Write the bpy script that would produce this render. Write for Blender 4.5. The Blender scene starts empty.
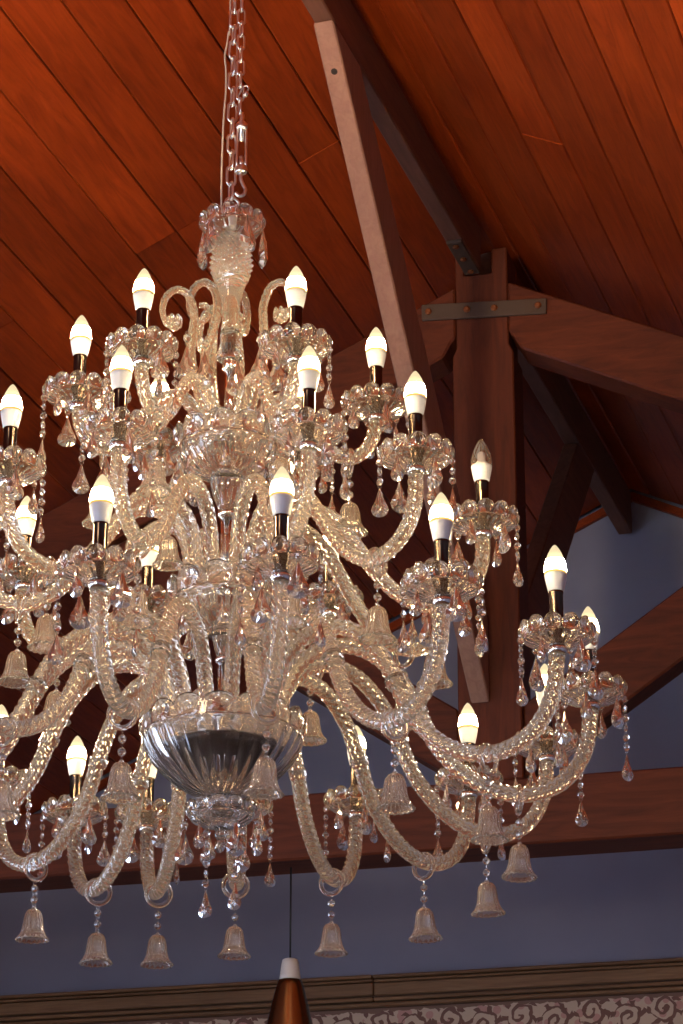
import bpy, math, random
import numpy as np
from mathutils import Matrix, Vector

random.seed(7)
SC = bpy.context.scene
COL = SC.collection
PI = math.pi

# ------------------------------------------------------------------ camera
CAM_POS = Vector((1.4792, -4.0420, 1.6))
PITCH, ROLL, YAW = 0.3864, 0.0015, 0.3061
cp, sp, cr, sr, cy, sy = math.cos(PITCH), math.sin(PITCH), math.cos(ROLL), math.sin(ROLL), math.cos(YAW), math.sin(YAW)
def yawed(v): return Vector((cy*v[0]-sy*v[1], sy*v[0]+cy*v[1], v[2]))
fwd = yawed((0, cp, sp)); up0 = yawed((0, -sp, cp)); rt0 = yawed((1, 0, 0))
rt = rt0*cr + up0*sr; upv = up0*cr - rt0*sr
cam_data = bpy.data.cameras.new('camera'); cam = bpy.data.objects.new('camera', cam_data); COL.objects.link(cam)
m = Matrix.Identity(4)
for i in range(3):
    m[i][0] = rt[i]; m[i][1] = upv[i]; m[i][2] = -fwd[i]; m[i][3] = CAM_POS[i]
cam.matrix_world = m
cam_data.sensor_fit = 'VERTICAL'; cam_data.sensor_height = 36; cam_data.lens = 2768.5/1024*36
cam_data.clip_end = 60
SC.camera = cam

# ------------------------------------------------------------------ world, view, lights of the room
world = bpy.data.worlds.new('world'); SC.world = world; world.use_nodes = True
world.node_tree.nodes['Background'].inputs[0].default_value = (.55, .65, .9, 1)
world.node_tree.nodes['Background'].inputs[1].default_value = 0.3
vs = SC.view_settings
vs.view_transform = 'Standard'; vs.look = 'None'; vs.gamma = 1; vs.use_curve_mapping = False
vs.exposure = 0.0
BULB_CORE = 440.0        # radiance of the bright band of each candle bulb
WINDOW_GLOW = 10.5       # daylight behind the window panes
def lamp(name, loc, power, color, radius):
    l = bpy.data.lights.new(name, 'POINT'); l.energy = power; l.color = color; l.shadow_soft_size = radius
    o = bpy.data.objects.new(name, l); o.location = loc; COL.objects.link(o); return o
# a warm spotlight of the hall, above the frame, washing the boarded roof ahead; an unseen point light added behind the viewer to fill truss and wall
def spot(name, loc, aim, power, color, size, blend, radius):
    l = bpy.data.lights.new(name, 'SPOT'); l.energy = power; l.color = color; l.spot_size = size; l.spot_blend = blend; l.shadow_soft_size = radius
    o = bpy.data.objects.new(name, l); o.location = loc; COL.objects.link(o)
    o.rotation_euler = (Vector(aim)-Vector(loc)).to_track_quat('-Z', 'Y').to_euler(); return o
spot('roof_spotlight', (-.46, -.75, 4.30), (-.44, 1.55, 6.20), 300, (1, .68, .40), math.radians(86), .9, .10)
lamp('hall_fill', (-.7, -4.6, 3.6), 120, (1, .76, .52), .35)

# ------------------------------------------------------------------ mesh helpers
def mesh(name, verts, faces, smooth=True):
    me = bpy.data.meshes.new(name)
    me.from_pydata([tuple(map(float, v)) for v in verts], [], faces)
    if smooth: me.polygons.foreach_set('use_smooth', [True]*len(me.polygons))
    me.update(); return me
def ob(name, me, mat=None, parent=None, loc=(0, 0, 0), rot=(0, 0, 0), scale=(1, 1, 1)):
    o = bpy.data.objects.new(name, me); COL.objects.link(o)
    if mat is not None and me is not None and not me.materials: me.materials.append(mat)
    o.location = loc; o.rotation_euler = rot; o.scale = scale
    if parent is not None: o.parent = parent
    return o
def tag(o, label, cat=None, group=None, kind=None):
    o['label'] = label
    if cat: o['category'] = cat
    if group: o['group'] = group
    if kind: o['kind'] = kind
    return o
def merge(*parts):
    V, F, n = [], [], 0
    for v, f in parts:
        V += [tuple(p) for p in v]; F += [tuple(i+n for i in q) for q in f]; n += len(v)
    return V, F
def move(part, d=(0, 0, 0), s=(1, 1, 1), rz=0, rx=0, ry=0):
    v, f = part
    R = Matrix.Rotation(rz, 3, 'Z') @ Matrix.Rotation(ry, 3, 'Y') @ Matrix.Rotation(rx, 3, 'X')
    return [R @ Vector((p[0]*s[0], p[1]*s[1], p[2]*s[2])) + Vector(d) for p in v], f
def grid_faces(nr, nc, close_c=True, flip=False):
    F = []
    for i in range(nr-1):
        for j in range(nc if close_c else nc-1):
            a, b = i*nc+j, i*nc+(j+1) % nc
            q = (a, b, b+nc, a+nc)
            F.append(q[::-1] if flip else q)
    return F
def lathe(prof, n=24, fr=None, caps=True):
    """prof: (r, z) bottom to top; fr(th, i, r, z) -> (r, z)"""
    V = []
    for i, (r, z) in enumerate(prof):
        for j in range(n):
            th = 2*PI*j/n
            rr, zz = (r, z) if fr is None else fr(th, i, r, z)
            V.append((rr*math.cos(th), rr*math.sin(th), zz))
    F = grid_faces(len(prof), n)
    if caps:
        F.append(tuple(range(n))[::-1]); F.append(tuple((len(prof)-1)*n+j for j in range(n)))
    return V, F
def catmull(P, n):
    P = [np.array(p, float) for p in P]; P = [2*P[0]-P[1]] + P + [2*P[-1]-P[-2]]
    out = []
    for i in range(1, len(P)-2):
        for k in range(n):
            t = k/n; a, b, c, d = P[i-1], P[i], P[i+1], P[i+2]
            out.append(.5*((2*b)+(c-a)*t+(2*a-5*b+4*c-d)*t*t+(3*b-a-3*c+d)*t**3))
    out.append(P[-2]); return out
def resample(pts, n):
    pts = np.array(pts); d = np.r_[0, np.cumsum(np.linalg.norm(np.diff(pts, axis=0), axis=1))]
    s = np.linspace(0, d[-1], n)
    return np.stack([np.interp(s, d, pts[:, k]) for k in range(pts.shape[1])], 1), d[-1]
def sweep(pts, rad, nc=12, rf=None, closed=False, caps=True):
    """tube along a 3D polyline; rf(theta, s_index) radius factor"""
    pts = [Vector(p) for p in pts]; n = len(pts); V = []
    t0 = (pts[1]-pts[0]).normalized()
    ref = Vector((0, 0, 1)) if abs(t0.z) < .9 else Vector((1, 0, 0))
    nrm = (ref - t0*ref.dot(t0)).normalized()
    for i in range(n):
        if closed: t = (pts[(i+1) % n]-pts[i-1]).normalized()
        else: t = (pts[min(i+1, n-1)]-pts[max(i-1, 0)]).normalized()
        nrm = (nrm - t*nrm.dot(t)).normalized(); b = t.cross(nrm)
        R = rad[i] if hasattr(rad, '__len__') else rad
        for j in range(nc):
            th = 2*PI*j/nc; r = R*(rf(th, i) if rf else 1)
            V.append(pts[i]+nrm*(r*math.cos(th))+b*(r*math.sin(th)))
    F = grid_faces(n, nc)
    if closed:
        for j in range(nc):
            a, b2 = (n-1)*nc+j, (n-1)*nc+(j+1) % nc
            F.append((a, b2, (j+1) % nc, j))
    elif caps:
        F.append(tuple(range(nc))[::-1]); F.append(tuple((n-1)*nc+j for j in range(nc)))
    return V, F
def torus(R, r, n=32, m=10):
    return sweep([(R*math.cos(2*PI*i/n), R*math.sin(2*PI*i/n), 0) for i in range(n)], r, m, closed=True)
def prism(poly, y0, y1, bevel=0):
    """poly in (x, z), extruded along y"""
    n = len(poly)
    V = [(x, y0, z) for x, z in poly]+[(x, y1, z) for x, z in poly]
    area = sum(poly[i][0]*poly[(i+1) % n][1]-poly[(i+1) % n][0]*poly[i][1] for i in range(n))
    F = [tuple(range(n)), tuple(range(n, 2*n))[::-1]]
    F += [(i, i+n, (i+1) % n+n, (i+1) % n) for i in range(n)]
    if area < 0: F = [f[::-1] for f in F]
    return V, F
def box(x0, x1, y0, y1, z0, z1): return prism([(x0, z0), (x1, z0), (x1, z1), (x0, z1)], y0, y1)
def bevelled(part, w=.006, name='m'):
    import bmesh
    me = mesh(name, *part, smooth=False); bm = bmesh.new(); bm.from_mesh(me)
    bmesh.ops.recalc_face_normals(bm, faces=bm.faces)
    if w: bmesh.ops.bevel(bm, geom=bm.edges[:], offset=w, segments=1, affect='EDGES', clamp_overlap=True)
    bm.to_mesh(me); bm.free(); return me
def uvsphere(r, n=12, k=8, s=(1, 1, 1)):
    prof = [(r*math.sin(PI*i/k)+1e-5, -r*math.cos(PI*i/k)) for i in range(k+1)]
    v, f = lathe(prof, n); return [(p[0]*s[0], p[1]*s[1], p[2]*s[2]) for p in v], f

# ------------------------------------------------------------------ materials
def mat(name):
    M = bpy.data.materials.new(name); M.use_nodes = True; nt = M.node_tree
    return M, nt, nt.nodes['Principled BSDF'], nt.nodes, nt.links
def simple(name, color, rough=.5, metal=0, **kw):
    M, nt, p, N, L = mat(name)
    p.inputs['Base Color'].default_value = (*color, 1); p.inputs['Roughness'].default_value = rough; p.inputs['Metallic'].default_value = metal
    for k, v in kw.items(): p.inputs[k].default_value = v
    return M
def wood(name, dark, light, scale=(9, 9, .8), rough=.45, rnd=.35, bump=.15, blotch=0.0):
    """grain along the object's long axis (scale small there); each piece gets its own tone"""
    M, nt, p, N, L = mat(name)
    tc = N.new('ShaderNodeTexCoord'); mp = N.new('ShaderNodeMapping'); mp.inputs['Scale'].default_value = scale
    oi = N.new('ShaderNodeObjectInfo'); add = N.new('ShaderNodeVectorMath'); add.operation = 'ADD'
    mul = N.new('ShaderNodeVectorMath'); mul.operation = 'SCALE'; mul.inputs['Scale'].default_value = 37.0
    comb = N.new('ShaderNodeCombineXYZ')
    for k in range(3): L.new(oi.outputs['Random'], comb.inputs[k])
    L.new(comb.outputs[0], mul.inputs[0]); L.new(tc.outputs['Object'], add.inputs[0]); L.new(mul.outputs[0], add.inputs[1]); L.new(add.outputs[0], mp.inputs[0])
    nz = N.new('ShaderNodeTexNoise'); nz.inputs['Scale'].default_value = 5; nz.inputs['Detail'].default_value = 7; nz.inputs['Roughness'].default_value = .62; nz.inputs['Distortion'].default_value = 1.1
    L.new(mp.outputs[0], nz.inputs['Vector'])
    rp = N.new('ShaderNodeValToRGB'); rp.color_ramp.elements[0].position = .3; rp.color_ramp.elements[1].position = .72
    rp.color_ramp.elements[0].color = (*dark, 1); rp.color_ramp.elements[1].color = (*light, 1)
    L.new(nz.outputs[0], rp.inputs[0])
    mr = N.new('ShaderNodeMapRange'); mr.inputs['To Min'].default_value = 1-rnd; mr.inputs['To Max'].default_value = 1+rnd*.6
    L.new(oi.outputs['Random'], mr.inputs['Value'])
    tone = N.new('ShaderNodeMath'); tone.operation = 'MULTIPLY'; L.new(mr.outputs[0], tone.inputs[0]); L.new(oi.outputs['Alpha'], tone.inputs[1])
    n2 = N.new('ShaderNodeTexNoise'); n2.inputs['Scale'].default_value = 1.3; n2.inputs['Detail'].default_value = 2; L.new(add.outputs[0], n2.inputs['Vector'])
    mr2 = N.new('ShaderNodeMapRange'); mr2.inputs['From Min'].default_value = .35; mr2.inputs['From Max'].default_value = .65
    mr2.inputs['To Min'].default_value = 1-blotch; mr2.inputs['To Max'].default_value = 1.0
    L.new(n2.outputs[0], mr2.inputs['Value'])
    mm = N.new('ShaderNodeMath'); mm.operation = 'MULTIPLY'; L.new(tone.outputs[0], mm.inputs[0]); L.new(mr2.outputs[0], mm.inputs[1])
    sc = N.new('ShaderNodeVectorMath'); sc.operation = 'SCALE'; L.new(rp.outputs[0], sc.inputs[0]); L.new(mm.outputs[0], sc.inputs['Scale'])
    L.new(sc.outputs[0], p.inputs['Base Color'])
    bp = N.new('ShaderNodeBump'); bp.inputs['Strength'].default_value = bump; bp.inputs['Distance'].default_value = .004
    L.new(nz.outputs[0], bp.inputs['Height']); L.new(bp.outputs[0], p.inputs['Normal'])
    p.inputs['Roughness'].default_value = rough; p.inputs['Specular IOR Level'].default_value = .25
    return M
M_plank = wood('mahogany_plank', (.25, .031, .004), (.45, .068, .008), scale=(9, .8, 9), rough=.42, rnd=.22, blotch=.3)
M_beam = wood('dark_beam_timber', (.070, .015, .006), (.148, .034, .012), scale=(7, 7, .7), rough=.55, rnd=.12, blotch=.2)
M_beamh = wood('dark_beam_timber_level', (.070, .015, .006), (.148, .034, .012), scale=(.7, 7, 7), rough=.55, rnd=.12, blotch=.2)
M_ridge = wood('ridge_timber', (.13, .055, .035), (.21, .09, .055), scale=(7, .7, 7), rough=.6, rnd=.1)
M_brace = wood('brace_timber', (.25, .13, .09), (.34, .185, .13), scale=(9, 9, .8), rough=.6, rnd=.05)
M_rail = wood('rail_oak', (.23, .115, .052), (.40, .225, .11), scale=(.9, 9, 14), rough=.45, rnd=.15, blotch=.3)
M_raildark = wood('rail_groove_wood', (.05, .022, .011), (.10, .045, .02), scale=(.9, 9, 14), rough=.5, rnd=.1)
M_back = simple('roof_underlay', (.012, .007, .005), .9)
M_iron = simple('iron_plate', (.085, .052, .033), .6, .2)
M_bolt = simple('rusty_bolt', (.30, .10, .035), .5, .7)
M_floor = wood('floor_boards', (.10, .05, .03), (.2, .11, .06), scale=(9, .8, 9), rough=.35)
M_black = simple('black_cord', (.008, .008, .008), .6)
M_brass = simple('brass_shade', (.36, .285, .14), .26, 1.0)
M_whitecap = simple('grey_lamp_cap', (.55, .54, .52), .5)
M_chrome = simple('chrome', (.80, .78, .76), .08, 1.0)
M_socket = simple('dark_chrome_socket', (.09, .065, .05), .18, 1.0)
M_steel = simple('galvanised_steel', (.86, .82, .76), .28, 1.0)
M_ceramic = simple('white_bulb_base', (.62, .63, .66), .35)
M_wire = simple('clear_power_cord', (.62, .48, .36), .35)
M_frame = simple('white_window_frame', (.7, .69, .66), .4)

def wall_mat():
    M, nt, p, N, L = mat('blue_grey_plaster')
    nz = N.new('ShaderNodeTexNoise'); nz.inputs['Scale'].default_value = 2.0; nz.inputs['Detail'].default_value = 6
    tc = N.new('ShaderNodeTexCoord'); L.new(tc.outputs['Object'], nz.inputs['Vector'])
    rp = N.new('ShaderNodeValToRGB'); rp.color_ramp.elements[0].color = (.235, .24, .318, 1); rp.color_ramp.elements[1].color = (.298, .303, .39, 1)
    rp.color_ramp.elements[0].position = .3; rp.color_ramp.elements[1].position = .7
    L.new(nz.outputs[0], rp.inputs[0]); L.new(rp.outputs[0], p.inputs['Base Color']); p.inputs['Roughness'].default_value = .85
    n2 = N.new('ShaderNodeTexNoise'); n2.inputs['Scale'].default_value = 60; L.new(tc.outputs['Object'], n2.inputs['Vector'])
    bp = N.new('ShaderNodeBump'); bp.inputs['Strength'].default_value = .1; bp.inputs['Distance'].default_value = .003; L.new(n2.outputs[0], bp.inputs['Height']); L.new(bp.outputs[0], p.inputs['Normal'])
    return M
M_wall = wall_mat()

def crystal(name, tint=(1, .97, .93), rough=.03, ior=1.52, body=.1, bodycol=(.9, .82, .72), bumpscale=0, bumpstr=.3):
    """clear lead glass with a little milky scatter from its cuts and dust"""
    M, nt, p, N, L = mat(name)
    p.inputs['Base Color'].default_value = (*tint, 1); p.inputs['Transmission Weight'].default_value = 1; p.inputs['Roughness'].default_value = rough; p.inputs['IOR'].default_value = ior
    df = N.new('ShaderNodeBsdfDiffuse'); df.inputs[0].default_value = (*bodycol, 1)
    tl = N.new('ShaderNodeBsdfTranslucent'); tl.inputs[0].default_value = (*bodycol, 1)
    m1 = N.new('ShaderNodeMixShader'); m1.inputs[0].default_value = .5; L.new(df.outputs[0], m1.inputs[1]); L.new(tl.outputs[0], m1.inputs[2])
    m2 = N.new('ShaderNodeMixShader'); m2.inputs[0].default_value = body
    L.new(p.outputs[0], m2.inputs[1]); L.new(m1.outputs[0], m2.inputs[2])
    L.new(m2.outputs[0], N['Material Output'].inputs['Surface'])
    if bumpscale:
        tc = N.new('ShaderNodeTexCoord'); vz = N.new('ShaderNodeTexVoronoi'); vz.inputs['Scale'].default_value = bumpscale; L.new(tc.outputs['Object'], vz.inputs['Vector'])
        bp = N.new('ShaderNodeBump'); bp.inputs['Strength'].default_value = bumpstr; bp.inputs['Distance'].default_value = .002
        L.new(vz.outputs['Distance'], bp.inputs['Height'])
        for q in (p, df): L.new(bp.outputs[0], q.inputs['Normal'])
    return M
M_cryst = crystal('cut_crystal', body=.035, bodycol=(.95, .82, .62))
M_arm = crystal('twisted_glass', rough=.04, body=.10, bodycol=(.92, .80, .64))
M_bell = crystal('pressed_glass', rough=.08, body=.10, bodycol=(.86, .72, .60))
M_drop = crystal('faceted_crystal', rough=.01, ior=1.6, body=.05)
M_bowl = crystal('fluted_crystal', rough=.02, body=.03)
M_pine = crystal('diamond_cut_glass', rough=.03, body=.12, bodycol=(.95, .84, .66))
M_plate = simple('dark_steel_plate', (.05, .045, .05), .3, .9)

def bulb_mat():
    M, nt, p, N, L = mat('lit_candle_glass')
    tc = N.new('ShaderNodeTexCoord'); sx = N.new('ShaderNodeSeparateXYZ'); L.new(tc.outputs['Object'], sx.inputs[0])
    mr = N.new('ShaderNodeMapRange'); mr.inputs['From Max'].default_value = .0498; L.new(sx.outputs['Z'], mr.inputs['Value'])
    rc = N.new('ShaderNodeValToRGB'); e = rc.color_ramp.elements
    e[0].position = 0; e[0].color = (1, .55, .10, 1); e[1].position = 1; e[1].color = (1, .80, .47, 1)
    for pos, c in ((.10, (1, .74, .34, 1)), (.14, (1, .76, .43, 1)), (.45, (1, .76, .43, 1)), (.60, (1, .80, .45, 1))):
        q = e.new(pos); q.color = c
    L.new(mr.outputs[0], rc.inputs[0])
    rs = N.new('ShaderNodeValToRGB'); e = rs.color_ramp.elements
    e[0].position = 0; e[0].color = (.0021,)*3+(1,); e[1].position = 1; e[1].color = (.0022,)*3+(1,)
    for pos, c in ((.08, .004), (.13, 1.0), (.42, 1.0), (.50, .0034), (.75, .0023)):
        q = e.new(pos); q.color = (c, c, c, 1)
    L.new(mr.outputs[0], rs.inputs[0])
    ml = N.new('ShaderNodeMath'); ml.operation = 'MULTIPLY'; ml.inputs[1].default_value = BULB_CORE; L.new(rs.outputs[0], ml.inputs[0])
    em = N.new('ShaderNodeEmission'); L.new(rc.outputs[0], em.inputs[0]); L.new(ml.outputs[0], em.inputs[1])
    L.new(em.outputs[0], N['Material Output'].inputs['Surface']); return M
M_bulb = bulb_mat()
M_unlit = crystal('unlit_candle_glass', tint=(1, .93, .82), rough=.02, ior=1.15, body=.06)
def window_mat():
    M, nt, p, N, L = mat('daylit_pane')
    p.inputs['Base Color'].default_value = (.02, .02, .03, 1); p.inputs['Roughness'].default_value = .1
    p.inputs['Emission Color'].default_value = (.58, .72, 1, 1); p.inputs['Emission Strength'].default_value = WINDOW_GLOW
    return M
M_pane = window_mat()

def frieze_mat():
    """printed scroll border: brown acanthus vine and rosettes on a rose-cream ground"""
    M, nt, p, N, L = mat('scroll_border_print')
    tc = N.new('ShaderNodeTexCoord'); sx = N.new('ShaderNodeSeparateXYZ'); L.new(tc.outputs['Object'], sx.inputs[0])
    def mth(op, a, b=None, c=None):
        n = N.new('ShaderNodeMath'); n.operation = op
        for k, v in enumerate((a, b, c)):
            if v is None: continue
            if hasattr(v, 'links'): L.new(v, n.inputs[k])
            else: n.inputs[k].default_value = v
        return n.outputs[0]
    nz = N.new('ShaderNodeTexNoise'); nz.inputs['Scale'].default_value = 26; nz.inputs['Detail'].default_value = 2; L.new(tc.outputs['Object'], nz.inputs['Vector'])
    wob = mth('MULTIPLY', mth('SUBTRACT', nz.outputs[0], .5), .035)
    X = mth('ADD', sx.outputs['X'], wob); Z = mth('ADD', sx.outputs['Z'], wob)
    # scroll centres every .13 m, alternating height
    per = .13
    cell = mth('FLOOR', mth('DIVIDE', X, per)); par = mth('SUBTRACT', mth('MULTIPLY', mth('FRACT', mth('MULTIPLY', cell, .5)), 4.0), 1.0)
    lx = mth('SUBTRACT', mth('SUBTRACT', X, mth('MULTIPLY', cell, per)), per/2)
    lz = mth('SUBTRACT', Z, mth('ADD', mth('MULTIPLY', par, .014), -.065))
    lz2 = mth('MULTIPLY', lz, par)
    r = mth('SQRT', mth('ADD', mth('POWER', lx, 2.0), mth('POWER', mth('ABSOLUTE', lz), 2.0)))
    th = mth('ARCTAN2', lz2, lx)
    spir = mth('SINE', mth('ADD', th, mth('MULTIPLY', r, 190.0)))
    arm_ = mth('MULTIPLY', mth('GREATER_THAN', spir, .35), mth('LESS_THAN', r, .052))
    leaf = mth('MULTIPLY', mth('GREATER_THAN', mth('SINE', mth('ADD', mth('MULTIPLY', th, 7.0), mth('MULTIPLY', r, 60.0))), .45), mth('MULTIPLY', mth('GREATER_THAN', r, .046), mth('LESS_THAN', r, .068)))
    brown = mth('MAXIMUM', arm_, leaf)
    vor = N.new('ShaderNodeTexVoronoi'); vor.inputs['Scale'].default_value = 22; L.new(tc.outputs['Object'], vor.inputs['Vector'])
    rose = mth('LESS_THAN', vor.outputs['Distance'], .33)
    edge = mth('MAXIMUM', mth('GREATER_THAN', Z, -.012), mth('LESS_THAN', Z, -.15))
    mx1 = N.new('ShaderNodeMix'); mx1.data_type = 'RGBA'; L.new(rose, mx1.inputs[0]); mx1.inputs[6].default_value = (.62, .47, .35, 1); mx1.inputs[7].default_value = (.55, .30, .25, 1)
    mx2 = N.new('ShaderNodeMix'); mx2.data_type = 'RGBA'; L.new(brown, mx2.inputs[0]); L.new(mx1.outputs[2], mx2.inputs[6]); mx2.inputs[7].default_value = (.20, .10, .075, 1)
    mx3 = N.new('ShaderNodeMix'); mx3.data_type = 'RGBA'; L.new(edge, mx3.inputs[0]); L.new(mx2.outputs[2], mx3.inputs[6]); mx3.inputs[7].default_value = (.22, .12, .085, 1)
    L.new(mx3.outputs[2], p.inputs['Base Color']); p.inputs['Roughness'].default_value = .8
    return M
M_frieze = frieze_mat()

# ------------------------------------------------------------------ the room
XR, ZR, SL = -0.402, 5.65, 0.47          # ridge of the boarded ceiling, its slope
XW0, XW1, YB = -4.10, 3.30, -8.0
TD = -0.0498                               # trusses and end wall stand a little off square
hX, hY = math.cos(TD), -math.sin(TD)
def ywall(x): return 5.6+.0498*(x+.3)
def ceil_z(x): return ZR-SL*abs(x-XR)
def struct(o): o['kind'] = 'structure'; return o

fl = struct(ob('floor', mesh('floor', *box(XW0-.2, XW1+.2, YB-.2, 6.0, -.1, 0), smooth=False), M_floor)); tag(fl, 'dark wooden floor of the hall', 'floor')
zl, zr = ceil_z(XW0), ceil_z(XW1)
Ls = math.hypot(XW1-XW0, ywall(XW1)-ywall(XW0))
def gable_poly(x0=-.0):
    return [(0, 0), (Ls, 0), (Ls, zr+.02), ((XR-XW0)/hX, ZR+.02), (0, zl+.02)]
wb = struct(ob('wall_back', mesh('wall_back', *prism(gable_poly(), 0, .15), smooth=False), M_wall, loc=(XW0, ywall(XW0), 0), rot=(0, 0, -TD)))
tag(wb, 'blue-grey plastered gable wall behind the timber truss', 'wall')
tag(struct(ob('wall_left', mesh('wall_left', *box(XW0-.15, XW0, YB, 5.6, 0, zl), smooth=False), M_wall)), 'blue-grey side wall on the left of the hall', 'wall')
tag(struct(ob('wall_right', mesh('wall_right', *box(XW1, XW1+.15, YB, 5.9, 0, zr), smooth=False), M_wall)), 'blue-grey side wall on the right of the hall', 'wall')
tag(struct(ob('wall_front', mesh('wall_front', *prism([(XW0, 0), (XW1, 0), (XW1, zr), (XR, ZR), (XW0, zl)], YB-.15, YB), smooth=False), M_wall)), 'gable wall behind the viewer', 'wall')

# boarded ceiling: dark underlay and planks with open joints
V, F = [], []
for x in (XW0-.1, XR, XW1+.1):
    for y in (YB-.1, 5.95):
        for dz in (.022, .06): V.append((x, y, ceil_z(x)+dz))
Fb = []
for k in (0, 4):
    Fb += [(k, k+2, k+6, k+4), (k+1, k+5, k+7, k+3), (k, k+4, k+5, k+1), (k+2, k+3, k+7, k+6)]
Fb += [(0, 1, 3, 2), (8, 10, 11, 9)]
ceil = struct(ob('ceiling', bevelled((V, Fb), 0, 'ceiling'), M_back)); tag(ceil, 'steep gabled ceiling boarded with red-brown mahogany planks', 'ceiling')
ang = math.atan(SL); PW = .12/math.cos(ang)
plank_cache = {}
def plank_mesh(Lp):
    k = round(Lp, 2)
    if k not in plank_cache:
        w = PW/2-.0013; c = .003
        plank_cache[k] = mesh('plank', *prism([(-w, .020), (w, .020), (w, c), (w-c, 0), (-w+c, 0), (-w, c)], 0, k-.004), smooth=False)
    return plank_cache[k]
rng = random.Random(3)
seamR, seamL = -.087-.24, -.611+.12
TONES = ((.39, 9, 1.45), (.27, .39, 1.12), (.15, .27, 1.0), (.03, .15, .78), (-.09, .03, 1.02), (-.5, -.09, .82), (-.97, -.85, .80), (-1.58, -1.1, 1.15))   # board variation, plus uneven lighting painted in: brighter outer rows, dimmer near the ridge
def run_row(xc, side):
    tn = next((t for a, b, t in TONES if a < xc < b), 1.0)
    y = 5.56+.0498*(xc+.3)
    first = True
    while y > YB+.05:
        Lp = rng.choice((2.6, 3.4, 4.4)) if not first else rng.choice((3.0, 3.8, 4.6, 5.4))
        first = False
        Lp = min(Lp, y-YB)
        dz = rng.uniform(-.0025, .0025)
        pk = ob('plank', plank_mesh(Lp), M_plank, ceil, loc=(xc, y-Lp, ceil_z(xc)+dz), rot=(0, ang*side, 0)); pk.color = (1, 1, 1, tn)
        y -= Lp
x = seamR-.06
while x < XW1-.03:
    if x-.06 > XR-.05: run_row(x, 1)
    x += .12
x = seamL+.06-.12
while x > XW0+.03:
    run_row(x, -1); x -= .12
run_row(seamL+.06, -1)

# windows of the side walls and behind the viewer (daylight)
def window(n, loc, rz, w=1.3, h=1.9):
    g = struct(ob('window_%d' % n, mesh('window_frame', *merge(box(-w/2-.07, w/2+.07, -.03, .06, -.07, 0), box(-w/2-.07, w/2+.07, -.03, .06, h, h+.07),
        box(-w/2-.07, -w/2, -.03, .06, 0, h), box(w/2, w/2+.07, -.03, .06, 0, h), box(-.02, .02, -.02, .05, 0, h), box(-w/2, w/2, -.02, .05, h*.62-.02, h*.62+.02)), smooth=False), M_frame, loc=loc, rot=(0, 0, rz)))
    tag(g, 'tall white framed window in the hall wall', 'window', 'hall windows')
    for x0, x1 in ((-w/2, -.02), (.02, w/2)):
        for z0, z1 in ((0, h*.62-.02), (h*.62+.02, h)):
            ob('pane', mesh('pane', *box(x0, x1, -.008, .008, z0, z1), smooth=False), M_pane, g)
for k, yy in enumerate((-5.5, -2.6, .3)):
    window(1+k, (XW0+.03, yy, 1.0), -PI/2)
window(4, (-2.6, YB+.03, 1.0), 0); window(5, (-.6, YB+.03, 1.0), 0)

# rail and printed border on the end wall
def on_wall(s, d=0, z=0):       # s: metres along the end wall from x=-0.3, d: out of the wall
    return (-.3+s*hX-hY*-d*1.0*0-d*(-hY)*0+d*hY, 5.6+s*hY-d*hX, z)
tr1 = struct(ob('trim_1', mesh('trim_1', *box(-3.6, 3.5, -.012, 0, 3.722, 3.838), smooth=False), M_raildark, loc=on_wall(0), rot=(0, 0, -TD)))
tag(tr1, 'brown moulded wooden rail running across the blue-grey wall', 'trim')
for nm, z0, z1, d, joints in (('top_moulding', 3.826, 3.838, .045, (-3.6, -1.12, 3.5)), ('rail_board', 3.766, 3.812, .024, (-3.6, -1.12, .9, 3.5)), ('cap_strip', 3.815, 3.824, .030, (-3.6, -1.12, 3.5)), ('bottom_moulding', 3.744, 3.757, .034, (-3.6, -1.12, 3.5)), ('bottom_bead', 3.724, 3.738, .028, (-3.6, 3.5))):
    for a, b in zip(joints[:-1], joints[1:]):
        dd = d+(.006 if a < -2 else 0)
        ob(nm, bevelled(box(a+.0012, b-.0012, -dd, -.004, z0, z1), .003, nm), M_rail, tr1)
tr2 = struct(ob('trim_2', mesh('trim_2', *box(-3.6, 3.5, -.006, 0, -1.0, 0), smooth=False), M_frieze, loc=on_wall(0, 0, 3.722), rot=(0, 0, -TD)))
tag(tr2, 'cream and rose wall border printed with brown scrolling leaves', 'trim')
# verge strips where the end wall meets the ceiling
for n, (xa, xb) in ((3, (XR, XW1)), (4, (XW0, XR))):
    za, zb = ceil_z(xa)-.004, ceil_z(xb)-.004
    o = struct(ob('trim_%d' % n, bevelled(prism([((xa+.3)/hX, za), ((xb+.3)/hX, zb), ((xb+.3)/hX, zb-.035), ((xa+.3)/hX, za-.035)], -.025, 0), .003, 'verge'), M_plank, loc=on_wall(0), rot=(0, 0, -TD)))
    tag(o, 'red-brown verge strip under the %s ceiling slope at the wall' % ('right' if n == 3 else 'left'), 'trim')

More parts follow.
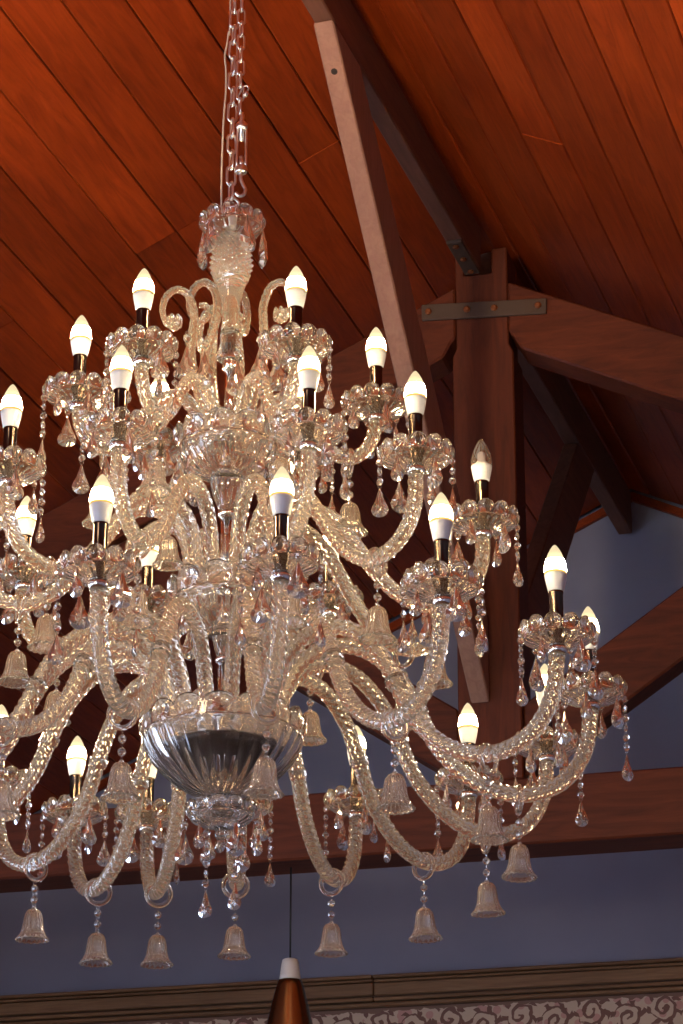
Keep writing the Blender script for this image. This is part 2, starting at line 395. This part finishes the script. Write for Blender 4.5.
# ------------------------------------------------------------------ roof truss
truss = ob('roof_truss', None, loc=(-.416, 3.329, 3.67), rot=(0, 0, -TD))
tag(truss, 'dark timber king post truss with sloping rafters and bolted iron strap', 'roof truss')
TZ = 3.67
def tz(p): return [(s, z-TZ) for s, z in p]
SC0 = .0135
def mir(p): return [(2*SC0-s, z) for s, z in p]
def tpart(name, poly, y0, y1, m_, bev=.006, par=truss):
    return ob(name, bevelled(prism(tz(poly), y0, y1), bev, name), m_, par)
tpart('tie_beam', [(-3.66, 3.672), (3.68, 3.672), (3.68, 3.867), (-3.66, 3.867)], 0, .16, M_beamh)
tpart('king_post', [(-.08, 3.867), (.107, 3.867), (.107, 5.21), (.094, 5.235), (.094, 5.565), (.046, 5.565), (.046, 5.482), (-.040, 5.482), (-.040, 5.575), (-.068, 5.575), (-.068, 5.235), (-.08, 5.21)], .002, .15, M_beam, .004)
RT = lambda s: 5.438-.47*(s-.105)
RBm = lambda s: 5.226-.475*(s-.104)
raf = [(.096, RT(.096)), (3.42, RT(3.42)), (3.02, RBm(3.02)), (.135, RBm(.135)), (.110, RBm(.10)+.03), (.096, RBm(.10)+.045)]
rafter = wood('rafter_timber_right', (.070, .015, .006), (.160, .036, .012), scale=(1, 7, 6), rough=.55, rnd=.1, blotch=.25)
tpart('principal_rafter', raf, -.004, .12, rafter)
tpart('principal_rafter', mir(raf), -.004, .12, rafter)
st = [(.109, 4.090), (1.085, 4.748), (1.272, 4.661), (.109, 3.874)]
tpart('strut', st, .015, .115, rafter); tpart('strut', mir(st), .015, .115, rafter)
stp = tpart('iron_strap', [(-.172, 5.338), (.215, 5.315), (.217, 5.366), (-.172, 5.392)], -.014, -.004, M_iron, .002)
for s in (-.15, -.03, .055, .19):
    v, f = lathe([(.011, 0), (.011, .005), (.007, .009)], 8); ob('bolt', mesh('bolt', *move((v, f), rx=PI/2), smooth=False), M_bolt, stp, loc=(s, -.013, 5.354-TZ-.06*(s-.02)))

# ridge timbers and their braces
def thing_mesh(name, part, m_, label, cat, bev=.004, group=None):
    xs = [p[0] for p in part[0]]; ys = [p[1] for p in part[0]]; zs = [p[2] for p in part[0]]
    o0 = Vector(((min(xs)+max(xs))/2, (min(ys)+max(ys))/2, min(zs)))
    v = [Vector(p)-o0 for p in part[0]]
    o = ob(name, bevelled((v, part[1]), bev, name), m_, loc=o0); return tag(o, label, cat, group)
rb = thing_mesh('ridge_beam', box(-.453, -.400, YB, 3.325, 5.487, 5.636), M_ridge, 'brown ridge beam along the ceiling peak above the pale brace', 'beam')
rb2 = thing_mesh('ridge_beam', box(-.453, -.400, 3.485, 5.55, 5.466, 5.636), M_ridge, 'dark ridge beam beyond the king post, ending at the wall', 'beam')
ip = ob('iron_plate', bevelled(box(-.024, .024, -.11, .11, -.010, 0), .002, 'iron_plate'), M_iron, rb, loc=(0, 3.325-(YB+3.325)/2-.115, 0))
for k in (-.085, 0, .085):
    v, f = lathe([(.010, 0), (.010, -.005), (.006, -.008)][::-1], 8); ob('bolt', mesh('bolt', v, f, False), M_bolt, ip, loc=(0, k, -.010))
def yzprism(poly, x0, x1):
    n = len(poly); V = [(x0, y, z) for y, z in poly]+[(x1, y, z) for y, z in poly]
    return V, [tuple(range(n)), tuple(range(n, 2*n))]+[(i, (i+1) % n, (i+1) % n+n, i+n) for i in range(n)]
bc = thing_mesh('ridge_brace', yzprism([(1.823, 5.484), (2.065, 5.484), (3.322, 4.355), (3.322, 4.095)], -.455, -.400), M_brace, 'pale slanting timber brace from the ridge beam down to the king post', 'brace')
bh = lathe([(.009, -.004), (.009, .0012)], 10)
b2 = thing_mesh('ridge_brace', yzprism([(4.645, 5.463), (4.905, 5.463), (3.484, 3.98), (3.484, 4.24)], -.455, -.400), M_ridge, 'dark brace behind the king post, leaning up to the far ridge beam', 'brace')
# a bolt head sunk in the underside of the pale brace
bu = Vector((0, -(5.508-4.09), (1.80-3.322))); nv = Vector((0, -.6817, -.7317))
q = Vector((-.428, 1.925, 5.391)); loc = q-bc.location
ob('bolt', mesh('bolt', *bh, smooth=False), M_back, bc, loc=loc, rot=nv.to_track_quat('Z', 'Y').to_euler())

# ------------------------------------------------------------------ brass pendant lamp hanging from the tie beam
pl = ob('pendant_lamp', None, loc=(-1.0185, 3.38, 3.10)); tag(pl, 'conical brass pendant lamp on a thin black cord below the tie beam', 'lamp')
ob('cord', mesh('cord', *lathe([(.0028, .29), (.0028, .572)], 8)), M_black, pl)
ob('cap', mesh('cap', *lathe([(.030, .238), (.030, .250), (.026, .285), (.022, .300), (.012, .304)], 32)), M_whitecap, pl)
shade = [(.085, 0), (.078, .06), (.065, .12), (.052, .175), (.040, .222), (.034, .240), (.028, .243), (.026, .238), (.032, .222), (.048, .17), (.061, .118), (.074, .06), (.081, .001)]
ob('shade', mesh('shade', *lathe(shade+[shade[0]], 48, caps=False)), M_brass, pl)
ob('bulb', mesh('bulb', *uvsphere(.03, 16, 10)), M_ceramic, pl, loc=(0, 0, .10))

# ================================================================== the chandelier
Z0 = 2.60                                  # lowest tip of the chandelier's glass above the floor
zc = lambda z: z-1.0                       # heights above the eye -> local
CH = ob('chandelier', None, loc=(0, 0, Z0))
tag(CH, 'three-tiered crystal chandelier with candle bulbs, curved glass arms and hanging bells', 'chandelier')

# ---- shared pieces
def lobed_bowl(prof, nl, lobe_r, wall=.003, rib=0, nrib=0, per=12, lens=.005, twist=0, zig=0):
    """moulded dish: profile (r, z) bottom to rim; the rim is a row of nl round lobes, each a bulging lens"""
    n = nl*per; R, zr_ = prof[-1]; hw = PI*R/nl          # half width of a lobe
    body = catmull([(r, 0, z) for r, z in prof], 3); body = [(p[0], p[2]) for p in body]; kb = len(body)
    rows = 9
    V = []
    for i, (r, z) in enumerate(body):
        t = i/(kb-1)
        for j in range(n):
            th = 2*PI*j/n; rr = r; env = math.sin(PI*min(1, t*1.02))
            if rib: rr *= 1+rib*env*abs(math.cos(nrib*th/2+twist*t))
            if zig: rr *= 1+zig*env*math.sin(nl*th+9*t)*math.sin(nl*th-9*t)
            V.append((rr*math.cos(th), rr*math.sin(th), z))
    for i in range(1, rows+1):
        for j in range(n):
            th = 2*PI*j/n; u = 2*((th*nl/(2*PI)) % 1.0)-1
            top = lobe_r*(.95+math.sqrt(max(0.02, 1-u*u)))
            z = top*i/rows
            d2 = (u*hw/lobe_r)**2+((z-lobe_r*.95)/lobe_r)**2
            q = math.sqrt(d2)
            b = lens*math.sqrt(max(0, 1-(q/.80)**2)) if q < .80 else lens*.45*max(0, 1-abs(q-.93)/.10)
            rr = R+b+.10*z
            V.append((rr*math.cos(th), rr*math.sin(th), zr_+z))
    k = kb+rows
    vi = []
    for i in range(k):
        r_, z_ = body[min(i, kb-1)]
        for j in range(n):
            x, y, z = V[i*n+j]; th = 2*PI*j/n
            if i < kb: rr = max(.004, r_-wall*.6); zz = z+wall*.8
            else: rr = R+.10*(z-zr_)-wall-.6*(math.hypot(x, y)-R-.10*(z-zr_)); zz = z
            vi.append((rr*math.cos(th), rr*math.sin(th), zz))
    fo = grid_faces(k, n)
    F = list(fo)+[tuple(q+n*k for q in f[::-1]) for f in fo]
    for j in range(n):
        a, b = (k-1)*n+j, (k-1)*n+(j+1) % n
        F.append((a, b, b+n*k, a+n*k)); F.append((j, j+n*k, (j+1) % n+n*k, (j+1) % n))
    return V+vi, F
bobeche_me = mesh('bobeche', *lobed_bowl([(.008, .002), (.022, .003), (.036, .007), (.046, .011), (.0535, .015)], 12, .0134, .0028, zig=.06, lens=.0062))
finial_me = mesh('cup', *lathe([(.0125, -.008), (.015, -.004), (.015, .001), (.011, .004)], 20))
socket_me = mesh('socket', *lathe([(.012, .004), (.0118, .010), (.0108, .014), (.0108, .088), (.0115, .090), (.0115, .094), (.009, .096)], 20))
base_me = mesh('bulb_base', *lathe([(.0112, .093), (.0128, .096), (.0150, .106), (.0168, .116), (.0174, .1212), (.016, .1225)], 24))
gp = [(.0170, .0), (.0176, .004), (.0174, .010), (.0162, .018), (.0138, .027), (.0105, .0355), (.0066, .0430), (.0030, .0480), (.0005, .0498)]
bulb_me = mesh('bulb', *lathe(gp, 24))
unlit_me = mesh('unlit_bulb', *lathe(gp, 24))
core_me = mesh('light_guide', *lathe([(.010, .0005), (.010, .006), (.0055, .010), (.0055, .022), (.003, .025)], 12))
ring_me = mesh('hanging_ring', *move(torus(.0215, .0042, 36, 10), rx=0, ry=PI/2))
def bead(r, n=8): return lathe([(r*.25, -r), (r*.85, -r*.5), (r, 0), (r*.85, r*.5), (r*.25, r)], n)
def link(z): return move(torus(.0028, .0006, 10, 4), (0, 0, z), rx=PI/2)
beads_me = mesh('bead_pair', *merge(link(-.003), move(bead(.0066), (0, 0, -.0125)), link(-.0220), move(bead(.0066), (0, 0, -.0325)), link(-.0425)), smooth=False)
def bell_part():
    prof = [(.004, -.002), (.0105, -.0035), (.0150, -.009), (.0178, -.018), (.0192, -.030), (.0208, -.040), (.0245, -.0475), (.0300, -.053), (.0312, -.0555)]
    def fr(th, i, r, z):
        t = i/(len(prof)-1)
        tw = th*9+t*3.2
        rr = r*(1+.11*math.cos(tw)*math.cos(th*9-t*4.2)*math.sin(PI*min(t*1.2, 1)))
        if t > .8: rr *= 1+.025*math.cos(16*th)
        return rr, z+(.0015*math.cos(16*th) if t > .95 else 0)
    vo, fo = lathe(prof, 64, fr, caps=False); n = len(vo)
    vi = [(x*(1-.0022/max(.004, math.hypot(x, y))), y*(1-.0022/max(.004, math.hypot(x, y))), z-(.0015 if k < n-64 else 0)) for k, (x, y, z) in enumerate(vo)]
    F = [f[::-1] for f in fo]+[tuple(q+n for q in f) for f in fo]
    e = n-64
    for j in range(64):
        a, b = e+j, e+(j+1) % 64
        F.append((b, a, a+n, b+n)); F.append((j, (j+1) % 64, (j+1) % 64+n, j+n))
    rings = [move(torus(.0206, .0010, 48, 5), (0, 0, -.0405)), move(torus(.0298, .0011, 48, 5), (0, 0, -.0545))]
    top = uvsphere(.0045, 10, 6)
    return merge((vo+vi, F), move(top, (0, 0, -.001)), *rings)
bell_me = mesh('bell', *move(bell_part(), s=(.93, .93, 1)))
def almond(w, h, d):
    """faceted pear drop, point up"""
    prof = [(.0004, 0), (.16, -.12), (.34, -.30), (.62, -.52), (.92, -.70), (1.0, -.80), (.80, -.92), (.40, -.985), (.0004, -1)]
    v, f = lathe([(r, z) for r, z in prof][::-1], 8)
    return [(x*w/2, y*d/2, z*h) for x, y, z in v], f
def star_almond(w, h, d):
    """flat-cut almond with a raised faceted star on both faces"""
    out = [(0, 0), (.22, -.16), (.50, -.42), (.86, -.62), (1, -.76), (.84, -.90), (.45, -.98), (0, -1), (-.45, -.98), (-.84, -.90), (-1, -.76), (-.86, -.62), (-.50, -.42), (-.22, -.16)]
    V = [(x*w/2, 0, z*h) for x, z in out]; n = len(out)
    cx, cz = 0, -.70
    for sgn in (1, -1):
        for k, (x, z) in enumerate(out):
            q = .62 if k % 2 else .42
            V.append(((x*q)*w/2, sgn*d*.40, (cz+(z-cz)*q)*h))
        V.append((0, sgn*d*.5, cz*h))
    F = []
    for s, b in ((1, n), (-1, 2*n+1)):
        for k in range(n):
            k2 = (k+1) % n
            q = [(k, k2, b+k), (k2, b+k2, b+k), (b+k, b+k2, b+n)]
            F += [t if s < 0 else t[::-1] for t in q]
    return V, F
drop_me = mesh('crystal_drop', *merge(link(-.002), move(bead(.0062), (0, 0, -.0100)), link(-.0178), move(star_almond(.032, .056, .015), (0, 0, -.020))), smooth=False)
big_me = mesh('crystal_drop', *merge(link(-.002), move(star_almond(.034, .078, .016), (0, 0, -.004))), smooth=False)
slim_me = mesh('crystal_drop', *merge(link(-.002), move(bead(.0052), (0, 0, -.0085)), link(-.0150), move(star_almond(.020, .046, .012), (0, 0, -.017))), smooth=False)
def strand(nb, w, h):
    P = [link(-.002)]; z = -.004
    for k in range(nb):
        P.append(move(bead(.0062), (0, 0, z-.0062), s=(1, .6, 1), rz=k*1.3)); z -= .0124; P.append(link(z-.0018)); z -= .0040
    P.append(move(star_almond(w, h, .010), (0, 0, z))); return merge(*P)
strand_me = [mesh('bead_strand', *strand(n, w, h), smooth=False) for n, w, h in ((3, .027, .050), (4, .019, .046), (6, .023, .046), (5, .016, .044))]
collar_me = mesh('collar', *lathe([(.0130, -.008), (.0160, -.007), (.0148, -.0045), (.0166, -.002), (.0150, .0005), (.0166, .003), (.0150, .0055), (.0160, .008), (.0130, .009)], 24, lambda th, i, r, z: (r*(1+.02*math.cos(12*th)), z)))

# ---- arms: profile in (r, height above eye)
ARM = {
 1: [(.045, 1.870), (.049, 1.910), (.062, 1.940), (.082, 1.957), (.110, 1.952), (.135, 1.925), (.155, 1.890), (.180, 1.860), (.207, 1.852), (.232, 1.868), (.246, 1.897), (.250, 1.929)],
 2: [(.058, 1.600), (.060, 1.665), (.076, 1.715), (.105, 1.743), (.142, 1.750), (.180, 1.728), (.212, 1.685), (.240, 1.643), (.277, 1.601), (.320, 1.577), (.362, 1.580), (.400, 1.608), (.417, 1.650), (.420, 1.701)],
 3: [(.088, 1.325), (.092, 1.385), (.107, 1.440), (.138, 1.487), (.185, 1.508), (.240, 1.497), (.288, 1.455), (.320, 1.400), (.352, 1.335), (.398, 1.286), (.450, 1.258), (.508, 1.252), (.562, 1.275), (.596, 1.325), (.608, 1.399)]}
R0 = {1: .250, 2: .420, 3: .608}
LOW = {1: .205, 2: .338, 3: .485}
def arm_part(pts, rad, nseg, lobes=7, twist=62.0, nc=42, amp=.085):
    p2 = catmull([(r, 0, zc(z)) for r, z in pts], 10); p3, Lr = resample(p2, nseg)
    return sweep(p3, rad, nc, rf=lambda th, i: 1+amp*(1-1.6*abs(math.sin(lobes*.5*(th+twist*(i/(nseg-1))*Lr)))))
ARM_R = {1: .0112, 2: .0120, 3: .0126}
arm_me = {k: mesh('arm_tier_%d' % k, *arm_part(ARM[k], ARM_R[k], {1: 190, 2: 280, 3: 380}[k])) for k in ARM}
# lowest point of each arm
def low_z(k):
    p = catmull([(r, 0, zc(z)) for r, z in ARM[k]], 12)
    q = min(p, key=lambda c: abs(c[0]-LOW[k])+(10 if c[0] < LOW[k]*.7 else 0)); return q[2]
TIERS = {   # azimuth from the viewer's side (degrees), reach; unlit bulb flagged
 1: [(-33, .247), (28.4, .246), (93.1, .252), (-82.9, .255), (-146.5, .240), (151, .248)],
 2: [(-54.3, .416), (-21.2, .417), (20, .414), (46.3, .428), (86.8, .428, 'unlit'), (123.5, .448), (154.5, .400), (-157.5, .410), (-122.0, .429), (-86, .42)],
 3: [(-14.9, .606), (9.8, .625), (33.2, .620), (59.6, .606), (87, .598), (114.3, .598), (137.3, .620), (159.3, .624), (179.3, .61), (-165.3, .645), (-154, .675), (-138, .63), (-114, .608), (-89, .608), (-64, .608), (-39.5, .608)]}
rg = random.Random(11)
for k, lst in TIERS.items():
    ztop = zc(ARM[k][-1][1]); lz = low_z(k)
    for az, reach, *fl_ in lst:
        wa = math.radians(az)-PI/2+YAW
        sx = reach/R0[k]
        sag = -.009*max(0, -math.cos(math.radians(az))) if k == 3 else 0
        if az in (-165.3, -154): sag = -.022
        A = ob('arm', arm_me[k], M_arm, CH, loc=(0, 0, sag), rot=(0, 0, wa), scale=(sx, 1, 1))
        isx = 1/sx
        def sub(name, me, m_, loc, rz=0, tilt=0):
            return ob(name, me, m_, A, loc=loc, rot=(tilt, 0, rz), scale=(1, 1, 1))
        b0 = rg.uniform(0, 2*PI)
        top = (R0[k], 0, ztop)
        sub('bobeche', bobeche_me, M_cryst, top, b0)
        sub('cup', finial_me, M_chrome, top)
        sub('socket', socket_me, M_socket, top)
        sub('bulb_base', base_me, M_ceramic, top)
        tb = (R0[k], 0, ztop+.1212)
        if fl_:
            o = sub('bulb', unlit_me, M_unlit, tb); o['label'] = 'unlit clear candle bulb'
            sub('light_guide', core_me, M_ceramic, tb)
        else:
            sub('bulb', bulb_me, M_bulb, tb)
        # ring, beads and bell under the lowest point
        sub('hanging_ring', ring_me, M_cryst, (LOW[k], 0, lz-.0085), rg.uniform(-.25, .25))
        zb = lz-.0085-.0255
        sub('bead_pair', beads_me, M_drop, (LOW[k], 0, zb), rg.uniform(0, 3))
        sub('bell', bell_me, M_bell, (LOW[k], 0, zb-.0470), rg.uniform(0, 3), rg.uniform(-.06, .06))
        if k == 3:
            o = sub('collar', collar_me, M_cryst, (.3225, 0, zc(1.3945)))
            o.rotation_euler = (0, math.radians(180-27), 0)
        # pendants round the dish
        off = YAW-wa-PI/3+rg.uniform(-.25, .25)
        long_ = {87: 2, 86.8: 1, 33.2: 0, 59.6: 0}.get(az, rg.randrange(4))
        for q in range(6):
            th = off+q*PI/3+rg.uniform(-.12, .12)
            px, py, pz = R0[k]+.0565*math.cos(th), .0565*math.sin(th), ztop+.0235
            rz = rg.uniform(-.9, .9)-wa+YAW
            t = q % 3
            if t == 0: sub('crystal_drop', drop_me, M_drop, (px, py, pz), rz)
            elif t == 1: sub('bead_strand', strand_me[long_ if q == 1 else rg.randrange(4)], M_drop, (px, py, pz), rz)
            else: sub('crystal_drop', slim_me, M_drop, (px, py, pz), rz)

# ---- central stem, from the top crown down
def stem(name, prof, m_, n=32, fr=None, parent=CH):
    return ob(name, mesh(name, *lathe([(r, zc(z)) for r, z in sorted(prof, key=lambda q: q[1])], n, fr)), m_, parent)
ob('crown_dish', mesh('crown_dish', *lobed_bowl([(.012, .002), (.026, .002), (.038, .006), (.048, .012), (.0525, .018)], 11, .0130, .003, zig=.05, lens=.006)), M_cryst, CH, loc=(0, 0, zc(2.266)), rot=(0, 0, .1))
def diamonds(th, i, r, z):
    a = 1-1.4*max(abs(math.sin(7*th+z*300)), abs(math.sin(7*th-z*300)))
    w = max(0, min(1, (z-zc(2.185))/.02))
    return r*(1+.10*w*a), z
pine = [(.0160, 2.085), (.0140, 2.110), (.0148, 2.135), (.0185, 2.153), (.0265, 2.176)]+[(.0365-.0150*((t-.28)/.72)**2 if t > .28 else .0315+.005*t/.28, 2.185+.083*t) for t in [i/64 for i in range(65)]]
stem('pineapple_baluster', pine, M_pine, 144, diamonds)
stem('fluted_collar', [(.0145, 2.030), (.0215, 2.031), (.0225, 2.036), (.020, 2.046), (.0165, 2.062), (.0155, 2.069), (.0175, 2.072), (.0160, 2.076), (.0175, 2.080), (.016, 2.086)], M_bowl, 48, lambda th, i, r, z: (r*(1+.03*math.cos(12*th)), z))
stem('stem_cap', [(.008, 2.008), (.0115, 2.012), (.0125, 2.020), (.0115, 2.027), (.013, 2.031)], M_chrome)
stem('stem_rod', [(.0082, 1.88), (.0082, 2.012)], M_chrome, 24, lambda th, i, r, z: (r*(1+.04*math.cos(8*th)), z))
ob('arm_bowl', mesh('arm_bowl', *lobed_bowl([(.012, -.058), (.034, -.056), (.056, -.048), (.072, -.034), (.081, -.016), (.083, -.006)], 10, .0205, .0035, zig=.05, lens=.009, per=14)), M_bowl, CH, loc=(0, 0, zc(1.870)), rot=(0, 0, .18))
stem('fluted_vase', [(.013, 1.748), (.0165, 1.760), (.0235, 1.776), (.0280, 1.796), (.0270, 1.812), (.018, 1.824), (.012, 1.829)], M_bowl, 60, lambda th, i, r, z: (r*(1+.035*math.cos(12*th)), z))
stem('stem_cap', [(.010, 1.738), (.0150, 1.741), (.0155, 1.746), (.012, 1.750)], M_chrome)
stem('stem_rod', [(.0098, 1.62), (.0098, 1.740)], M_chrome, 48, lambda th, i, r, z: (r*(1+.06*math.cos(8*th)), z))
ob('arm_bowl', mesh('arm_bowl', *lobed_bowl([(.012, -.060), (.036, -.058), (.060, -.049), (.076, -.034), (.085, -.015), (.087, -.006)], 10, .0215, .0035, zig=.05, lens=.009, per=14)), M_bowl, CH, loc=(0, 0, zc(1.594)), rot=(0, 0, .18))
stem('fluted_vase', [(.011, 1.490), (.0135, 1.497), (.0175, 1.512), (.0205, 1.530), (.0215, 1.545), (.0190, 1.556), (.012, 1.562)], M_bowl, 60, lambda th, i, r, z: (r*(1+.035*math.cos(12*th)), z))
stem('stem_cap', [(.010, 1.481), (.0145, 1.484), (.0145, 1.489), (.011, 1.492)], M_chrome)
stem('stem_rod', [(.0096, 1.30), (.0096, 1.484)], M_chrome, 48, lambda th, i, r, z: (r*(1+.06*math.cos(8*th)), z))
bigp = [(.018, -.098), (.034, -.096), (.058, -.086), (.082, -.068), (.104, -.046), (.120, -.024), (.129, -.006), (.131, .0)]
ob('arm_bowl', mesh('arm_bowl', *lobed_bowl(bigp, 16, .0195, .004, rib=.05, nrib=32, per=16, lens=.004)), M_bowl, CH, loc=(0, 0, zc(1.352)), rot=(0, 0, .1))
ob('receiver_plate', mesh('receiver_plate', *lathe([(.02, -.020), (.095, -.020), (.100, -.014), (.095, -.008), (.02, -.008)], 40)), M_plate, CH, loc=(0, 0, zc(1.345)))
ob('bottom_dish', mesh('bottom_dish', *lobed_bowl([(.008, .000), (.022, .001), (.038, .006), (.048, .012), (.053, .018)], 12, .0118, .003, zig=.05, lens=.0055)), M_cryst, CH, loc=(0, 0, zc(1.203)))
stem('bottom_neck', [(.016, 1.222), (.020, 1.232), (.017, 1.244), (.022, 1.256)], M_bowl, 40, lambda th, i, r, z: (r*(1+.04*math.cos(10*th)), z))
stem('bottom_finial', [(.003, 1.182), (.0085, 1.186), (.011, 1.193), (.008, 1.200), (.012, 1.206)], M_cryst, 24)
for q in range(6):
    th = q*PI/3+.25
    ob('crystal_drop', drop_me if q % 2 else slim_me, M_drop, CH, loc=(.0585*math.cos(th), .0585*math.sin(th), zc(1.218)), rot=(0, 0, rg.uniform(-.6, .6)+YAW))
for q in range(5):
    th = q*2*PI/5+.55
    ob('crystal_drop', big_me, M_drop, CH, loc=(.0560*math.cos(th), .0560*math.sin(th), zc(2.296)), rot=(0, 0, th+PI/2))
for nb_, (rad_, zz) in enumerate(((.085, 1.872), (.089, 1.596))):
    for q in range(8):
        th = q*PI/4+.3
        ob('crystal_drop', drop_me if q % 2 else slim_me, M_drop, CH, loc=(rad_*math.cos(th), rad_*math.sin(th), zc(zz)-.012), rot=(0, 0, th+PI/2))
# long bead strands under the bottom dish
for th in (2.6, -.5):
    ob('bead_strand', strand_me[2], M_drop, CH, loc=(.036*math.cos(th), .036*math.sin(th), zc(1.210)))

# ---- scroll ornaments round the upper stem
def scroll(pts, rad, n=200):
    p2 = catmull([(r, 0, zc(z)) for r, z in pts], 10); p3, Lr = resample(p2, n)
    rr = [rad*(1-.45*(i/(n-1))**2) for i in range(n)]
    return sweep(p3, rr, 36, rf=lambda th, i: 1+.09*(1-1.6*abs(math.sin(3*(th+85*i/(n-1)*Lr)))))
def leaf_tip():
    return merge(*[move(uvsphere(.006, 8, 6, (.5, .5, 1.6)), (0, 0, 0), ry=a) for a in (-.9, -.2, .5)])
def flower(c, s=1.0):
    P = [move(uvsphere(.0075*s, 10, 8), c)]
    for q in range(6):
        th = q*PI/3
        P.append(move(uvsphere(.0085*s, 8, 6, (.45, .55, 1.25)), (c[0]+.0085*s*math.cos(th), c[1]+.0085*s*math.sin(th), c[2]+.007*s), rz=th))
    return merge(*P)
crook = [(.020, 1.880), (.030, 1.960), (.042, 2.030), (.031, 2.082), (.0225, 2.122), (.0265, 2.160), (.045, 2.180), (.064, 2.168), (.071, 2.140), (.063, 2.112), (.048, 2.106), (.038, 2.118), (.042, 2.134), (.054, 2.136)]
crook2 = [(.030, 1.890), (.050, 1.960), (.066, 2.030), (.064, 2.080), (.063, 2.120), (.075, 2.152), (.094, 2.160), (.111, 2.146), (.117, 2.120), (.110, 2.095), (.098, 2.088)]
scr_me = [mesh('scroll', *merge(scroll(crook, .0090), move(leaf_tip(), (.034, 0, zc(2.128))))), mesh('scroll', *merge(scroll(crook2, .0086), flower((.096, 0, zc(2.090)), 1.15)))]
for az, t in ((-92, 0), (-84, 1), (66, 1), (158, 0), (-150, 1)):
    ob('scroll', scr_me[t], M_arm, CH, rot=(0, 0, math.radians(az)-PI/2+YAW))
for az, rr_, zz in ((-75, .075, 2.075), (-40, .062, 2.05), (50, .07, 2.06), (95, .082, 2.07), (15, .06, 2.03)):
    a = math.radians(az)-PI/2+YAW
    ob('crystal_drop', drop_me, M_drop, CH, loc=(rr_*math.cos(a), rr_*math.sin(a), zc(zz)), rot=(0, 0, YAW), scale=(1.1, 1.1, 1.25))

# ------------------------------------------------------------------ chain, safety chain, turnbuckle, cord
def stadium(w, h, r, n=10, m_=8):
    pts = []
    for i in range(n): a = PI*i/(n-1); pts.append((w*math.cos(a), 0, h+w*math.sin(a)))
    for i in range(n): a = PI+PI*i/(n-1); pts.append((w*math.cos(a), 0, -h+w*math.sin(a)))
    return sweep(pts, r, m_, closed=True)
ztopc = ceil_z(0)-.01
def chain(name, label, x, y, z0, z1, w, h, r, me_name='link'):
    c = ob(name, None, loc=(x, y, z0)); tag(c, label, 'chain')
    lm = mesh('link', *stadium(w, h, r)); pitch = 2*(h+w)-2.2*r; z = h+w; i = 0
    while z0+z+h+w < z1+.02:
        ob('link', lm, M_steel, c, loc=(0, 0, z), rot=(0, 0, YAW+(.35 if i % 2 else .35+PI/2)+rg.uniform(-.15, .15))); z += pitch; i += 1
    return c
cx, cy_ = cy*.002, sy*.002
eye = ob('lifting_eye', mesh('lifting_eye', *merge(move(torus(.013, .0026, 24, 8), (0, 0, .016), rx=PI/2), lathe([(.010, -.03), (.010, .001), (.006, .004)], 16))), M_steel, CH, loc=(0, 0, zc(2.316)), rot=(0, 0, YAW+.4))
chain('hanging_chain', 'galvanised steel chain holding up the crystal chandelier', -.003*cy, -.003*sy, Z0+zc(2.338), ztopc, .0076, .0112, .0025)
def camoff(dx): return (dx*cy, dx*sy)     # sideways as seen from the hall's aisle
sx_, sy_ = camoff(.0150); sx_ += .017*sy; sy_ -= .017*cy      # the safety chain hangs just in front of the main one
chain('safety_chain', 'slimmer steel chain beside the main one, ending in a turnbuckle', sx_-.004*cy, sy_-.004*sy, Z0+zc(2.505), ztopc, .0062, .0092, .0020)
tbz = Z0+zc(2.352)
tb = ob('turnbuckle', None, loc=(sx_, sy_, tbz), rot=(0, 0, YAW)); tag(tb, 'steel turnbuckle with open hook beside the hanging chain', 'turnbuckle')
ob('frame', mesh('frame', *merge(*[sweep([(s*.0075, 0, .040), (s*.0080, 0, .060), (s*.0080, 0, .112), (s*.0075, 0, .128)], .0024, 8) for s in (-1, 1)], lathe([(.010, .034), (.0105, .036), (.0105, .044), (.009, .047)], 16), lathe([(.009, .121), (.0105, .124), (.0105, .131), (.006, .136)], 16))), M_steel, tb)
ob('thread', mesh('thread', *lathe([(.004, .044), (.0042, .066)], 10)), M_steel, tb)
ob('thread', mesh('thread', *lathe([(.004, .098), (.0042, .150), (.003, .155)], 10)), M_steel, tb)
hk = catmull([(0, 0, .036), (0, 0, .022), (.004, 0, .010), (.008, 0, .000), (.005, 0, -.010), (-.003, 0, -.012), (-.009, 0, -.006)], 6)
ob('hook', mesh('hook', *sweep(hk, .0032, 10)), M_steel, tb)
sh = ob('quick_link', mesh('quick_link', *merge(stadium(.0055, .008, .0017), move(lathe([(.004, -.005), (.004, .005)], 6), (.0055, 0, 0)))), M_steel, loc=(sx_+.002, sy_, Z0+zc(2.548)), rot=(.2, .5, YAW)); tag(sh, 'small shackle clipped across the chains above the turnbuckle', 'shackle')
o_ = [camoff(d) for d in (-.019, -.020, -.0185, -.0155, -.016, -.0185, -.013, -.010, -.010)]
cz_ = (2.318, 2.40, 2.50, 2.56, 2.605, 2.635, 2.68, 2.80, 3.85)
cpts = catmull([(o_[i][0], o_[i][1], Z0+zc(cz_[i])) for i in range(9)], 8)
pc = ob('power_cord', mesh('power_cord', *sweep(cpts, .0017, 8)), M_wire); tag(pc, 'thin pale power cord running down beside the hanging chain', 'cord')
